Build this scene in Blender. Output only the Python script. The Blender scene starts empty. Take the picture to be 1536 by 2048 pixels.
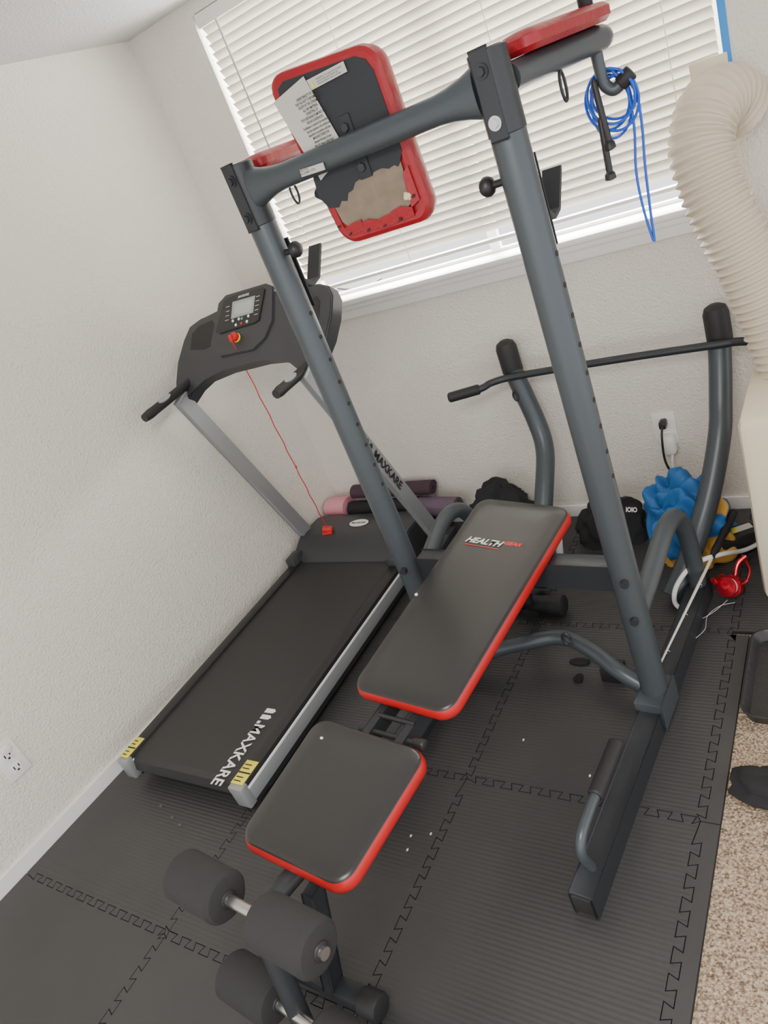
import bpy, bmesh, math, random
from mathutils import Vector, Matrix, noise
random.seed(4)
V=Vector
sc=bpy.context.scene
col=sc.collection
# ---------------- camera ----------------
F=1450.0; H=1.75
RX=V((0.8185,-0.0474,-0.5717)); RF=V((0.4522,-0.5594,0.6939)); RD=V((0.3531,0.8274,0.4369))
cam_d=bpy.data.cameras.new('camera'); cam=bpy.data.objects.new('camera',cam_d); col.objects.link(cam)
r=V((RX.x,RF.x,-RD.x)).normalized(); fw=V((RX.z,RF.z,-RD.z)).normalized(); up=r.cross(fw).normalized(); fw=up.cross(r)
M=Matrix((( r.x,up.x,-fw.x,0),(r.y,up.y,-fw.y,0),(r.z,up.z,-fw.z,H),(0,0,0,1)))
cam.matrix_world=M
cam_d.sensor_fit='VERTICAL'; cam_d.sensor_height=36; cam_d.lens=36*F/2048; cam_d.clip_start=.05
sc.camera=cam
CO=V((0,0,H))
def ray(px,py): return r*((px-768)/F)-up*((py-1024)/F)+fw
def P(px,py,x=None,y=None,z=None):
    d=ray(px,py)
    if x is not None: t=x/d.x
    elif y is not None: t=y/d.y
    else: t=(z-H)/d.z
    return CO+d*t
def PP(px,py,o,n):
    d=ray(px,py); return CO+d*((V(o)-CO).dot(n)/d.dot(n))
# ---------------- materials ----------------
def mat(name,c,rough=.5,metal=0,bump=None,var=None,spec=None,trans=None,emit=None,coat=None,vdet=4):
    m=bpy.data.materials.new(name); m.use_nodes=True; nt=m.node_tree; b=nt.nodes['Principled BSDF']
    b.inputs['Base Color'].default_value=(*c,1); b.inputs['Roughness'].default_value=rough; b.inputs['Metallic'].default_value=metal
    if spec is not None: b.inputs['Specular IOR Level'].default_value=spec
    tc=nt.nodes.new('ShaderNodeTexCoord')
    if bump:
        n=nt.nodes.new('ShaderNodeTexNoise'); n.inputs['Scale'].default_value=bump[0]; n.inputs['Detail'].default_value=3
        bp=nt.nodes.new('ShaderNodeBump'); bp.inputs['Strength'].default_value=bump[1]; bp.inputs['Distance'].default_value=bump[2] if len(bump)>2 else .003
        nt.links.new(tc.outputs['Object'],n.inputs['Vector']); nt.links.new(n.outputs[0],bp.inputs['Height']); nt.links.new(bp.outputs[0],b.inputs['Normal'])
    if var:
        n=nt.nodes.new('ShaderNodeTexNoise'); n.inputs['Scale'].default_value=var[0]; n.inputs['Detail'].default_value=vdet
        cr=nt.nodes.new('ShaderNodeValToRGB'); e=cr.color_ramp.elements
        e[0].position=var[3] if len(var)>3 else .35; e[1].position=var[4] if len(var)>4 else .65
        e[0].color=(*var[1],1); e[1].color=(*var[2],1)
        nt.links.new(tc.outputs['Object'],n.inputs['Vector']); nt.links.new(n.outputs[0],cr.inputs[0]); nt.links.new(cr.outputs[0],b.inputs['Base Color'])
    if trans:
        out=nt.nodes['Material Output']; tr=nt.nodes.new('ShaderNodeBsdfTranslucent'); tr.inputs[0].default_value=(*c,1)
        mx=nt.nodes.new('ShaderNodeMixShader'); mx.inputs[0].default_value=trans
        nt.links.new(b.outputs[0],mx.inputs[1]); nt.links.new(tr.outputs[0],mx.inputs[2]); nt.links.new(mx.outputs[0],out.inputs[0])
    if coat: b.inputs['Coat Weight'].default_value=coat
    return m
WALL=mat('wall_paint',(.78,.745,.67),.75,bump=(100,1.0,.006))
CEIL=mat('ceiling_paint',(.62,.62,.615),.9,bump=(90,.8,.006))
TRIM=mat('white_trim',(.84,.83,.80),.42)
SLAT=mat('blind_slat',(.56,.53,.48),.45,trans=.30)
CARPET=mat('carpet_pile',(.4,.3,.2),.95,bump=(150,1,.012),var=(170,(.19,.125,.08),(.66,.52,.38),.36,.64))
POST=mat('slate_powder_coat',(.066,.080,.091),.36,.25,bump=(900,.15,.0005))
DARK=mat('dark_powder_coat',(.030,.034,.039),.40,.2)
BLK=mat('black_plastic',(.018,.018,.019),.42)
RUB=mat('black_rubber',(.017,.017,.018),.6)
FOAM=mat('black_foam',(.024,.024,.025),.9,bump=(700,.6,.002))
VINYL=mat('black_vinyl',(.026,.0255,.0255),.30,bump=(600,.2,.0005))
RED=mat('red_vinyl',(.46,.010,.012),.38,bump=(60,.15,.003))
DRED=mat('deep_red_vinyl',(.33,.008,.016),.40,bump=(28,.6,.006))
REDP=mat('red_plastic',(.65,.02,.02),.35)
STEEL=mat('steel',(.62,.62,.62),.28,1)
SILV=mat('silver_paint',(.34,.36,.37),.38,.4)
WHT=mat('white_print',(.85,.85,.83),.6)
PRED=mat('red_print',(.85,.03,.03),.6)
BPR=mat('black_print',(.02,.02,.02),.7)
SEAMM=mat('foam_seam_shade',(.020,.020,.020),.95)  # darker colour on tile grooves and sides, painting in the seams' shade
TREAD=mat('treadmill_grey',(.040,.042,.047),.42,bump=(800,.2,.0006))
BELT=mat('running_belt',(.026,.026,.027),.5,bump=(500,.5,.001))
YEL=mat('warning_yellow',(.8,.72,.06),.5)
PAPER=mat('label_paper',(.56,.55,.51),.7)
BACKF=mat('black_backing_fabric',(.024,.028,.033),.75,bump=(300,.4,.001))
PLY=mat('particle_board',(.24,.185,.135),.85,var=(30,(.205,.16,.115),(.25,.195,.145)))
BLUE=mat('blue_cord',(.01,.10,.62),.35)
CREAM=mat('cream_plastic',(.78,.71,.54),.5)
HOSE=mat('hose_plastic',(.70,.62,.50),.5,trans=.08)
PINK=mat('pink_mat',(.72,.30,.36),.75)
PURP=mat('purple_mat',(.13,.09,.13),.8)
PLUM=mat('plum_mat',(.06,.03,.045),.8)
CLOTH=mat('black_cloth',(.016,.016,.018),.9,bump=(14,.4,.010))
JERS=mat('blue_gold_jersey',(.02,.15,.5),.6,bump=(12,.35,.010),var=(4.6,(.013,.13,.38),(.60,.33,.06),.53,.54),vdet=1)
LCD=mat('lcd_screen',(.42,.47,.43),.3)
GREEN=mat('green_button',(.05,.5,.15),.4)
TAPE=mat('painter_tape',(.03,.28,.75),.6)
METR=mat('red_anodised',(.6,.02,.04),.25,.7)
ROD=mat('rod_white',(.7,.68,.6),.4)
def foammat(name,ribs):
    m=mat(name,(.04,.04,.04),.42); nt=m.node_tree; b=nt.nodes['Principled BSDF']
    tc=nt.nodes.new('ShaderNodeTexCoord'); bp=nt.nodes.new('ShaderNodeBump'); bp.inputs['Distance'].default_value=.0015
    n=nt.nodes.new('ShaderNodeTexNoise'); n.inputs['Scale'].default_value=350; nt.links.new(tc.outputs['Object'],n.inputs['Vector'])
    if ribs:
        w=nt.nodes.new('ShaderNodeTexWave'); w.wave_type='BANDS'; w.bands_direction='Y'; w.inputs['Scale'].default_value=24; w.inputs['Distortion'].default_value=.2
        nt.links.new(tc.outputs['Object'],w.inputs['Vector'])
        nt.links.new(w.outputs['Fac'],bp.inputs['Height']); bp.inputs['Strength'].default_value=.32
    else:
        nt.links.new(n.outputs[0],bp.inputs['Height']); bp.inputs['Strength'].default_value=.25
    nt.links.new(bp.outputs[0],b.inputs['Normal'])
    n2=nt.nodes.new('ShaderNodeTexNoise'); n2.inputs['Scale'].default_value=3; n2.inputs['Detail'].default_value=5; nt.links.new(tc.outputs['Object'],n2.inputs['Vector'])
    cr=nt.nodes.new('ShaderNodeValToRGB'); cr.color_ramp.elements[0].color=(.034,.034,.036,1); cr.color_ramp.elements[1].color=(.055,.054,.055,1)
    nt.links.new(n2.outputs[0],cr.inputs[0]); nt.links.new(cr.outputs[0],b.inputs['Base Color'])
    return m
MATR=foammat('ribbed_foam',True); MATS=foammat('plain_foam',False)
# ---------------- object helpers ----------------
ORG={}
def thing(name,label,cat,loc,group=None):
    o=bpy.data.objects.new(name,None); col.objects.link(o); o.empty_display_size=.05
    o.location=loc; ORG[o.name]=V(loc); o['label']=label; o['category']=cat
    if group:o['group']=group
    return o
def obj(name,bm,m,parent=None,label=None,cat=None,group=None,kind=None,smooth=True):
    bmesh.ops.recalc_face_normals(bm,faces=bm.faces)
    if smooth:
        for f in bm.faces: f.smooth=True
        for e in bm.edges:
            if len(e.link_faces)==2 and e.calc_face_angle(0)>.6: e.smooth=False
    xs=[v.co for v in bm.verts]
    lo=V((min(v.x for v in xs),min(v.y for v in xs),min(v.z for v in xs))); hi=V((max(v.x for v in xs),max(v.y for v in xs),max(v.z for v in xs)))
    c=V(((lo.x+hi.x)/2,(lo.y+hi.y)/2,lo.z))
    for v in bm.verts: v.co-=c
    me=bpy.data.meshes.new(name); bm.to_mesh(me); bm.free(); me.materials.append(m)
    o=bpy.data.objects.new(name,me); col.objects.link(o); ORG[o.name]=c
    if parent: o.parent=parent; o.location=c-ORG[parent.name]
    else: o.location=c
    if label:o['label']=label
    if cat:o['category']=cat
    if group:o['group']=group
    if kind:o['kind']=kind
    return o
def B(): return bmesh.new()
def box(bm,c,s,R=None,bev=0,seg=2):
    g=bmesh.ops.create_cube(bm,size=1)['verts']
    for v in g: v.co=V((v.co.x*s[0],v.co.y*s[1],v.co.z*s[2]))
    T=Matrix.Translation(V(c))@(R.to_4x4() if R else Matrix.Identity(4))
    for v in g: v.co=T@v.co
    if bev>0:
        es=list({e for v in g for e in v.link_edges})
        bmesh.ops.bevel(bm,geom=es,offset=bev,segments=seg,affect='EDGES',profile=.5)
def bx(bm,x0,x1,y0,y1,z0,z1,bev=0): box(bm,((x0+x1)/2,(y0+y1)/2,(z0+z1)/2),(abs(x1-x0),abs(y1-y0),abs(z1-z0)),None,bev)
def beam(bm,p0,p1,w,h,upv=(0,0,1),bev=.004):
    p0=V(p0);p1=V(p1); a=(p1-p0); L=a.length; a.normalize(); s=a.cross(V(upv)).normalized(); u=s.cross(a)
    R=Matrix((s,u,a)).transposed()
    box(bm,(p0+p1)/2,(w,h,L),R,bev)
def cat(pts,n=8):
    pts=[V(p) for p in pts]; q=[pts[0]*2-pts[1]]+pts+[pts[-1]*2-pts[-2]]; out=[]
    for i in range(1,len(q)-2):
        a,b,c,d=q[i-1:i+3]
        for k in range(n):
            t=k/n; out.append(.5*((2*b)+(c-a)*t+(2*a-5*b+4*c-d)*t*t+(3*b-a-3*c+d)*t**3))
    out.append(pts[-1]); return out
def tube(bm,pts,rad,n=16,cap=True,upv=None,sq=1.0):
    pts=[V(p) for p in pts]; N=len(pts); rings=[]
    t0=(pts[1]-pts[0]).normalized()
    s=V(upv) if upv is not None else (V((0,0,1)) if abs(t0.z)<.9 else V((1,0,0)))
    for i,p in enumerate(pts):
        t=(pts[min(i+1,N-1)]-pts[max(i-1,0)]).normalized()
        s=(s-t*s.dot(t)).normalized(); w=t.cross(s)
        rr=rad[min(i,len(rad)-1)] if isinstance(rad,(list,tuple)) else rad
        rw,rh=(rr if isinstance(rr,(tuple,list)) else (rr,rr))
        ring=[]
        for k in range(n):
            a=2*math.pi*(k+.5)/n; ca,sa=math.cos(a),math.sin(a)
            if sq!=1: ca=math.copysign(abs(ca)**sq,ca); sa=math.copysign(abs(sa)**sq,sa)
            ring.append(bm.verts.new(p+w*(ca*rw)+s*(sa*rh)))
        rings.append(ring)
    for i in range(N-1):
        for k in range(n):
            bm.faces.new((rings[i][k],rings[i][(k+1)%n],rings[i+1][(k+1)%n],rings[i+1][k]))
    if cap: bm.faces.new(rings[0][::-1]); bm.faces.new(rings[-1])
def rod(bm,p0,p1,rad,n=16,ch=0):
    p0=V(p0);p1=V(p1)
    if ch>0:
        d=(p1-p0).normalized()*ch
        tube(bm,[p0,p0+d*.3,p0+d,p1-d,p1-d*.3,p1],[rad-ch,rad-ch*.35,rad,rad,rad-ch*.35,rad-ch],n)
    else: tube(bm,[p0,p1],rad,n)
def prism(bm,pts,off):
    a=[bm.verts.new(V(p)) for p in pts]; b=[bm.verts.new(V(p)+V(off)) for p in pts]; n=len(pts)
    f=bm.faces.new(a); bm.faces.new(b[::-1])
    for k in range(n): bm.faces.new((a[k],b[k],b[(k+1)%n],a[(k+1)%n]))
    return f
def rrect(W,L,rad,ins,n=6):
    rad=max(rad-ins,.004); hw=W/2-ins; hl=L/2-ins; o=[]
    for cx,cy,a0 in ((hw-rad,-hl+rad,-90),(hw-rad,hl-rad,0),(-hw+rad,hl-rad,90),(-hw+rad,-hl+rad,180)):
        for k in range(n+1):
            a=math.radians(a0+90*k/n); o.append((cx+rad*math.cos(a),cy+rad*math.sin(a)))
    return o
def slab(bm,cs,rad,rings,cap0=True,cap1=True):
    c=[V(q) for q in cs]
    W=((c[1]-c[0]).length+(c[2]-c[3]).length)/2; L=((c[3]-c[0]).length+(c[2]-c[1]).length)/2
    nn=((c[1]-c[0]).cross(c[3]-c[0])).normalized()
    def mp(x,y,h):
        u=x/W+.5; v=y/L+.5
        return c[0]*(1-u)*(1-v)+c[1]*u*(1-v)+c[2]*u*v+c[3]*(1-u)*v+nn*h
    R=[]
    for ins,h in rings: R.append([bm.verts.new(mp(x,y,h)) for x,y in rrect(W,L,rad,ins)])
    n=len(R[0])
    for i in range(len(R)-1):
        for k in range(n): bm.faces.new((R[i][k],R[i][(k+1)%n],R[i+1][(k+1)%n],R[i+1][k]))
    if cap0: bm.faces.new(R[0][::-1])
    if cap1: bm.faces.new(R[-1])
def text(name,s,o,xd,yd,m,parent,width=None,height=None,shear=0,bold=0,label=None,center=False,lift=.0012):
    cu=bpy.data.curves.new(name,'FONT'); cu.body=s; cu.size=1; cu.offset=bold; cu.shear=shear; cu.resolution_u=3; cu.space_line=1.05
    if center: cu.align_x='CENTER'
    t=bpy.data.objects.new('tmp_text',cu); col.objects.link(t); bpy.context.view_layer.update()
    me=bpy.data.meshes.new_from_object(t.evaluated_get(bpy.context.evaluated_depsgraph_get())); bpy.data.objects.remove(t)
    xs=[v.co.x for v in me.vertices]; ys=[v.co.y for v in me.vertices]
    x0,x1,y0,y1=min(xs),max(xs),min(ys),max(ys)
    sx=width/(x1-x0) if width else height/(y1-y0); sy=height/(y1-y0) if height else sx
    xd=V(xd).normalized(); yd=V(yd); yd=(yd-xd*yd.dot(xd)).normalized(); nn=xd.cross(yd)
    bm=B(); bm.from_mesh(me); bpy.data.meshes.remove(me)
    for v in bm.verts: v.co=V(o)+xd*((v.co.x-x0)*sx)+yd*((v.co.y-y0)*sy)+nn*lift
    ob=obj(name,bm,m,parent,label,smooth=False); return ob
def patch(bm,pts): bm.faces.new([bm.verts.new(V(p)) for p in pts])
def blob(bm,c,s,seed,amp=.35,freq=2.2,floor=0,sub=4,fold=.12,rip=0):
    g=bmesh.ops.create_icosphere(bm,subdivisions=sub,radius=1)['verts']
    for v in g:
        d=v.co.normalized(); q=d*freq+V((seed*7.3,seed*3.1,seed))
        w_=noise.noise(q*1.1+V((9,2,5)))
        k=1+amp*noise.noise(q)-fold*abs(noise.noise(q*1.4+V((noise.noise(q)*2,0,0))))*2
        if rip: k+=rip*(math.sin(7*(d.x*.7+d.z*.9+1.3*w_)+seed)*.5)+rip*.25*math.sin(13*(d.y-d.x*.5+1.0*w_))
        p=V((d.x*s[0],d.y*s[1],d.z*s[2]))*k+V(c)
        p.z=max(p.z,floor+.001*(1+noise.noise(q*3)))
        v.co=p
YB=2.665; ZC=2.415; FZ=-.012
def XL(y): return -2.457-(YB-y)*.07
WN=V((1,-.07,0)).normalized(); WO=V((XL(1.0),1.0,1)); WD=V((.07,1,0)).normalized()
# ================= SETTING =================
bm=B(); bx(bm,-3.0,2.2,-2.2,YB+.12,FZ-.05,FZ); obj('floor',bm,CARPET,kind='structure')
bm=B(); bx(bm,-3.0,2.2,-2.2,YB+.12,ZC,ZC+.05); obj('ceiling',bm,CEIL,kind='structure')
bm=B(); prism(bm,[(XL(YB),YB,FZ),(XL(-2.2),-2.2,FZ),(XL(-2.2)-.1,-2.2,FZ),(XL(YB)-.1,YB+.12,FZ),(XL(YB),YB+.12,FZ)],(0,0,ZC-FZ)); obj('wall_left',bm,WALL,kind='structure')
WX0,WX1,WZ0,WZ1=-2.11,-.335,1.19,2.37
bm=B(); x_=XL(YB); bx(bm,x_,WX0,YB,YB+.12,FZ,ZC); bx(bm,WX1,2.2,YB,YB+.12,FZ,ZC); bx(bm,WX0,WX1,YB,YB+.12,FZ,WZ0-.012); bx(bm,WX0,WX1,YB,YB+.12,WZ1,ZC)
obj('wall_back',bm,WALL,kind='structure')
bm=B(); prism(bm,[(XL(YB),YB,FZ),(XL(-2.2),-2.2,FZ),(XL(-2.2)+.014,-2.2,FZ),(XL(YB)+.014,YB,FZ)],(0,0,.068)); obj('baseboard_left',bm,TRIM,kind='structure')
bm=B(); bx(bm,x_+.014,2.2,YB-.014,YB,FZ,.055,.004); obj('baseboard_back',bm,TRIM,kind='structure')
bm=B()
y0,y1=YB+.095,YB+.119
bx(bm,WX0+.001,WX0+.03,y0,y1,WZ0+.001,WZ1); bx(bm,WX1-.03,WX1-.001,y0,y1,WZ0+.001,WZ1); bx(bm,WX0+.03,WX1-.03,y0,y1,WZ0+.001,WZ0+.012); bx(bm,WX0+.03,WX1-.03,y0,y1,WZ1-.04,WZ1-.001); xm=(WX0+WX1)/2; bx(bm,xm-.02,xm+.02,y0,y1,WZ0+.012,WZ1-.04)
win=obj('window_1',bm,TRIM,kind='structure')
bm=B(); bx(bm,WX0-.05,WX1+.03,YB-.04,YB-.0005,WZ0-.022,WZ0,.004); bx(bm,WX0+.0005,WX1-.0005,YB-.006,YB+.118,WZ0-.011,WZ0)
obj('window_sill',bm,TRIM,win)
bm=B(); bx(bm,WX0-.03,WX1+.01,YB-.016,YB-.001,WZ0-.085,WZ0-.023,.004); bx(bm,WX0-.03,WX1+.01,YB-.028,YB-.001,WZ0-.045,WZ0-.023,.004)
obj('window_apron',bm,TRIM,win)
# blind
bl=thing('window_blind','wide white horizontal slat blind covering the window','blind',((WX0+WX1)/2,YB+.03,WZ0+.03))
bm=B(); bx(bm,WX0+.01,WX1-.01,YB+.0,YB+.05,WZ1-.05,WZ1-.002,.003); obj('headrail',bm,TRIM,bl)
bm=B(); z=WZ1-.062; ang=math.radians(54)
while z>WZ0+.085:
    R=Matrix.Rotation(-ang,3,'X'); box(bm,((WX0+WX1)/2,YB+.025,z),(WX1-WX0-.03,.036,.0018),R); z-=.0305
obj('slats',bm,SLAT,bl)
bm=B(); bx(bm,WX0+.015,WX1-.015,YB+.005,YB+.042,WZ0+.055,WZ0+.07,.004); obj('bottom_rail',bm,TRIM,bl)
for xx in (-2.0,-1.55,-1.0,-.48):
    bm=B(); rod(bm,(xx,YB+.004,WZ0+.06),(xx,YB+.004,WZ1-.04),.0016,6)
    obj('lift_cord',bm,TRIM,bl)
bm=B(); rod(bm,(-2.0,YB-.008,WZ1-.05),(-1.99,YB-.008,1.75),.0035,8); obj('tilt_wand',bm,mat('clear_grey_wand',(.35,.35,.36),.2),bl)
bm=B(); bx(bm,WX1-.001,WX1+.02,YB-.003,YB-.0005,1.55,2.36); obj('painter_tape',bm,TAPE,label='strip of blue painter tape along the right edge of the window',cat='tape')
bm=B(); tube(bm,cat([P(x,y,z=WZ0+.006) for x,y in ((676,577),(700,579),(730,574),(752,563),(762,556))],5),.005,8); obj('black_cord',bm,BLK,label='short curved black cord lying on the window sill below the blind',cat='cord')
vb=thing('vent_panel','cream window vent panel behind the wide cream hose','vent panel',(-.39,YB-.01,WZ0))
bm=B(); bx(bm,-.43,WX1+.01,YB-.012,YB-.002,WZ0+.002,1.585,.003); obj('board',bm,CREAM,vb)
# ================= FLOOR TILES =================
XS=[0,-1.83,-1.11,-.435,.285]; YS=[-.22,.50,1.21,1.93,YB-.015]
def seam(L,n=12,a=.011):
    p=.72/n; o=[(0,0)]; k=0
    while (k+.95)*p<L:
        s=k*p; d=.07*p
        o+=[(s+.25*p+d,-a),(s+.25*p-d,a),(s+.75*p+d,a),(s+.75*p-d,-a)]; k+=1
    o.append((L,0)); return o
def flat(L): return [(0,0),(L,0)]
cn=['along the left wall','under the bench','along the carpet edge','under the air conditioner']; rn=['nearest the camera','second row from the camera','third row from the camera','against the window wall']
def tile(pts,m,name,label,cat_,grp):
    bm=B(); a=[bm.verts.new((x,y,-.007)) for x,y in pts]; f=bm.faces.new(a); f.normal_update()
    bmesh.ops.inset_region(bm,faces=[f],thickness=.0012,depth=0,use_boundary=True,use_even_offset=True)
    inner=[v for v in f.verts]
    top=[bm.verts.new((v.co.x,v.co.y,0)) for v in inner]; n=len(top)
    tf=bm.faces.new(top)
    for k in range(n): bm.faces.new((inner[k],inner[(k+1)%n],top[(k+1)%n],top[k]))
    bmesh.ops.delete(bm,geom=[f],context='FACES_ONLY')
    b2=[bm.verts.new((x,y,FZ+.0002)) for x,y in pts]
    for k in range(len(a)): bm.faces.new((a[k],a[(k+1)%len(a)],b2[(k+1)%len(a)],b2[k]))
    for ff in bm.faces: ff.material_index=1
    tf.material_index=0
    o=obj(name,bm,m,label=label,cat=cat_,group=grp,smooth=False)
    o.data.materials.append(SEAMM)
for i in range(4):
    for j in range(4):
        if i==3 and j<3: continue
        x1,y0,y1=XS[i+1],YS[j],YS[j+1]
        xa0=XL(y0)+.015 if i==0 else XS[i]; xa1=XL(y1)+.015 if i==0 else XS[i]; pts=[]
        sh=seam(x1-xa0) if (j>0 and i<3) else flat(x1-xa0)
        pts+=[(x1-s,y0+d) for s,d in reversed(sh)][:-1]
        sv=seam(y1-y0) if i<3 else flat(y1-y0); pts+=[(x1+d,y0+s) for s,d in sv][:-1]
        sh=seam(x1-xa1) if j<3 else flat(x1-xa1)
        pts+=[(x1-s,y1+d) for s,d in sh][:-1]
        if i>0: pts+=[(xa0+d,y0+s) for s,d in reversed(seam(y1-y0))][:-1]
        else: pts+=[(xa1,y1)]
        tile(pts,MATS if (j==0 and i<2) else MATR,'foam_floor_tile','black interlocking foam tile '+cn[i]+', '+rn[j],'floor mat','interlocking foam floor tiles')
for j in range(3):
    y0,y1=YS[j],YS[j+1]-(.014 if j==2 else 0)
    sv=[(s,d) for s,d in seam(YS[j+1]-y0) if s<y1-y0]
    if j<2: sv=seam(y1-y0)
    else: sv=sv+[(y1-y0,-.011)]
    pts=[(-.388,y0),(-.388,y1)]+[(-.435+d,y0+s) for s,d in reversed(sv)]
    tile(pts,MATS,'foam_edge_strip','narrow black foam edge strip along the carpet, '+rn[j],'floor mat','foam edge strips')
# ================= POWER TOWER =================
RP=V((-.595,1.555,0)); th_=math.radians(-4.5); ax=V((math.cos(th_),math.sin(th_),0)); ay=V((-ax.y,ax.x,0)); LW=.732
def T(u,v,z): return RP+ax*u+ay*v+V((0,0,z))
tw=thing('power_tower','tall slate grey steel workout tower with red padded arms and backrest','exercise equipment',T(-.357,0,0))
for u in (0,-LW):
    bm=B(); tube(bm,[T(u,0,.06),T(u,0,1.79),T(u,0,1.80)],[.038,.038,.036],28); post=obj('post',bm,POST,tw)
    for k in range(9):
        z=1.40-k*.07; bm=B(); rod(bm,T(u,0,z)+ax*.030,T(u,0,z)+ax*.0388,.0065,10)
        obj('adjustment_hole',bm,BPR,post)
    s=1 if u==0 else -1
    bm=B(); beam(bm,T(u,-.66,.038),T(u,.56,.038),.062,.072,bev=.005); ft=obj('foot',bm,DARK,tw)
    bm=B(); beam(bm,T(u,-.664,.037),T(u,-.655,.037),.050,.060,bev=.004); obj('end_cap',bm,BPR,ft)
    bm=B(); beam(bm,T(u,-.07,.06),T(u,.06,.06),.078,.09,bev=.004); obj('post_bracket',bm,POST,tw)
    du,dz=(0,0) if s==1 else (-.055,.045)
    bm=B(); tube(bm,cat([T(u,.03,.38+dz),T(u+du*.6,.16,.40+dz),T(u+du,.34,.43+dz),T(u+du,.45,.405+dz*.7),T(u+du,.51,.31),T(u+du,.53,.18),T(u+du*.3,.53,.06)],8),.029,20); obj('rear_arch',bm,POST,tw)
    bm=B(); tube(bm,cat([T(u,-.58,.074),T(u,-.59,.11),T(u,-.60,.155),T(u,-.575,.19),T(u,-.51,.20),T(u,-.44,.20)],8),.0135,14)
    h=obj('push_up_handle',bm,POST,tw)
    bm=B(); tube(bm,[T(u,-.47,.20),T(u,-.465,.20),T(u,-.30,.20),T(u,-.295,.20)],[.017,.0205,.0205,.016],16); obj('grip',bm,RUB,h)
    bm=B(); tube(bm,[T(u,0,1.655),T(u,0,1.657),T(u,0,1.806),T(u,0,1.808)],[.0385,.0400,.0400,.037],32,upv=ay)
    br=obj('top_bracket',bm,DARK,tw)
    bm=B(); beam(bm,T(u,-.0375,1.650),T(u,-.0375,1.812),.032,.008,upv=ay,bev=.003); obj('strap_plate',bm,DARK,br)
    bm=B(); rod(bm,T(u,0,1.807),T(u,0,1.8095),.030,24); obj('post_opening',bm,BPR,br)
    for zz in (1.775,1.682):
        mm=STEEL if zz<1.7 and u==0 else DARK
        bm=B(); rod(bm,T(u,-.041,zz),T(u,-.052,zz),.009,6); rod(bm,T(u,-.041,zz),T(u,-.045,zz),.014,20); obj('bolt',bm,mm,br)
    for zz in (.53,.40):
        bm=B(); rod(bm,T(u+.0,-.036,zz)+ax*.012,T(u,-.05,zz)+ax*.014,.012,6); obj('bolt',bm,DARK,post)
    z0=1.50
    bm=B()
    beam(bm,T(u,.043,z0-.09),T(u,.043,z0+.1),.05,.005,upv=ay,bev=.001)
    pr=[(.043,z0-.03),(.075,z0-.045),(.11,z0-.035),(.165,z0+.035),(.17,z0+.045),(.163,z0+.047),(.104,z0-.028),(.075,z0-.035),(.043,z0-.01)]
    prism(bm,[T(u-.022,a,b) for a,b in pr],ax*.044)
    hk=obj('bar_catch',bm,DARK,tw)
    bm=B(); q=T(u-.038*s,0,z0+.07); d=-ax*s; tube(bm,[q+d*k for k in (0,.021,.022,.026,.034,.042,.05,.054)],[.008,.008,.010,.017,.021,.021,.016,.007],20); obj('pull_knob',bm,BLK,hk)
    o1=.025*s; o2=.07*s
    bm=B(); tube(bm,cat([T(u+o1*.6,.03,1.745),T(u+o1,.14,1.747),T(u+(o1+o2)/2,.28,1.747),T(u+o2,.415,1.747),T(u+o2,.44,1.745)],5),[(.028,.028)]*17+[(.027,.026)]*3+[(.016,.016)],18); arm=obj('arm',bm,POST,tw)
    wd=.046
    bm=B(); cs=[T(u+o1-wd,.07,1.813),T(u+o1+wd,.07,1.813),T(u+o2+wd,.425,1.813),T(u+o2-wd,.425,1.813)]
    slab(bm,cs,.03,[(.012,-.038),(0,-.028),(0,-.010),(.012,0),(.035,.004)]); obj('arm_pad',bm,DRED,arm)
    bm=B(); g=T(u+o2,.38,0); rod(bm,g+V((0,0,1.81)),g+V((0,0,1.93)),.016,16,.004); obj('upright_grip',bm,RUB,arm)
    hkp=[T(u+o2-.005*s,.40,1.735),T(u+o2-.005*s,.402,1.69),T(u+o2-.002*s,.405,1.655),T(u+o2+.014*s,.41,1.637),T(u+o2+.034*s,.415,1.645)]
    bm=B(); tube(bm,cat(hkp,7),.014,14); hh=obj('lower_handle',bm,POST,arm)
    bm=B(); rod(bm,T(u+o2+.028*s,.413,1.642),T(u+o2+.058*s,.42,1.660),.018,14,.004); obj('rubber_cap',bm,RUB,hh)
    bm=B(); c0=T(u+.045*s,.22,1.70); tube(bm,[c0+ay*(.014*math.cos(a))+V((0,0,.03*math.sin(a)-.01)) for a in [2*math.pi*k/20 for k in range(21)]],.0035,8,cap=False); obj('hanging_ring',bm,DARK,arm)
bm=B(); pts=[];rad=[]
for k in range(21):
    t=k/20; u=-.032-(LW-.064)*t; e=max(0,abs(t-.5)*2-.66)/.34
    pts.append(T(u,-.003,1.742)); rad.append((.027+.003*e*e,.029+.022*e*e))
tube(bm,pts,rad,24,upv=(0,0,1),sq=.82); ub=obj('upper_bar',bm,POST,tw)
bm=B(); beam(bm,PP(602,347,T(0,-.034,0),ay),PP(648,332,T(0,-.034,0),ay),.003,.016,upv=(0,0,1),bev=0)
st=obj('sticker',bm,PAPER,ub); text('sticker_print','Made in China\nHG-123106002   CFT2.0',PP(603,351,T(0,-.036,0),ay),ax,(0,0,1),BPR,st,width=.046,height=.012)
bm=B(); beam(bm,T(-.035,.03,.505),T(-LW+.035,.03,.505),.055,.075,bev=.005); obj('crossbeam',bm,DARK,tw)
bm=B(); tube(bm,cat([T(-.03,.03,.06),T(-.12,.05,.10),T(-.22,.10,.125),T(-.34,.145,.125),T(-.46,.10,.125),T(-.6,.05,.10),T(-LW+.03,.03,.06)],8),.026,18); bow=obj('base_bow',bm,POST,tw)
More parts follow.
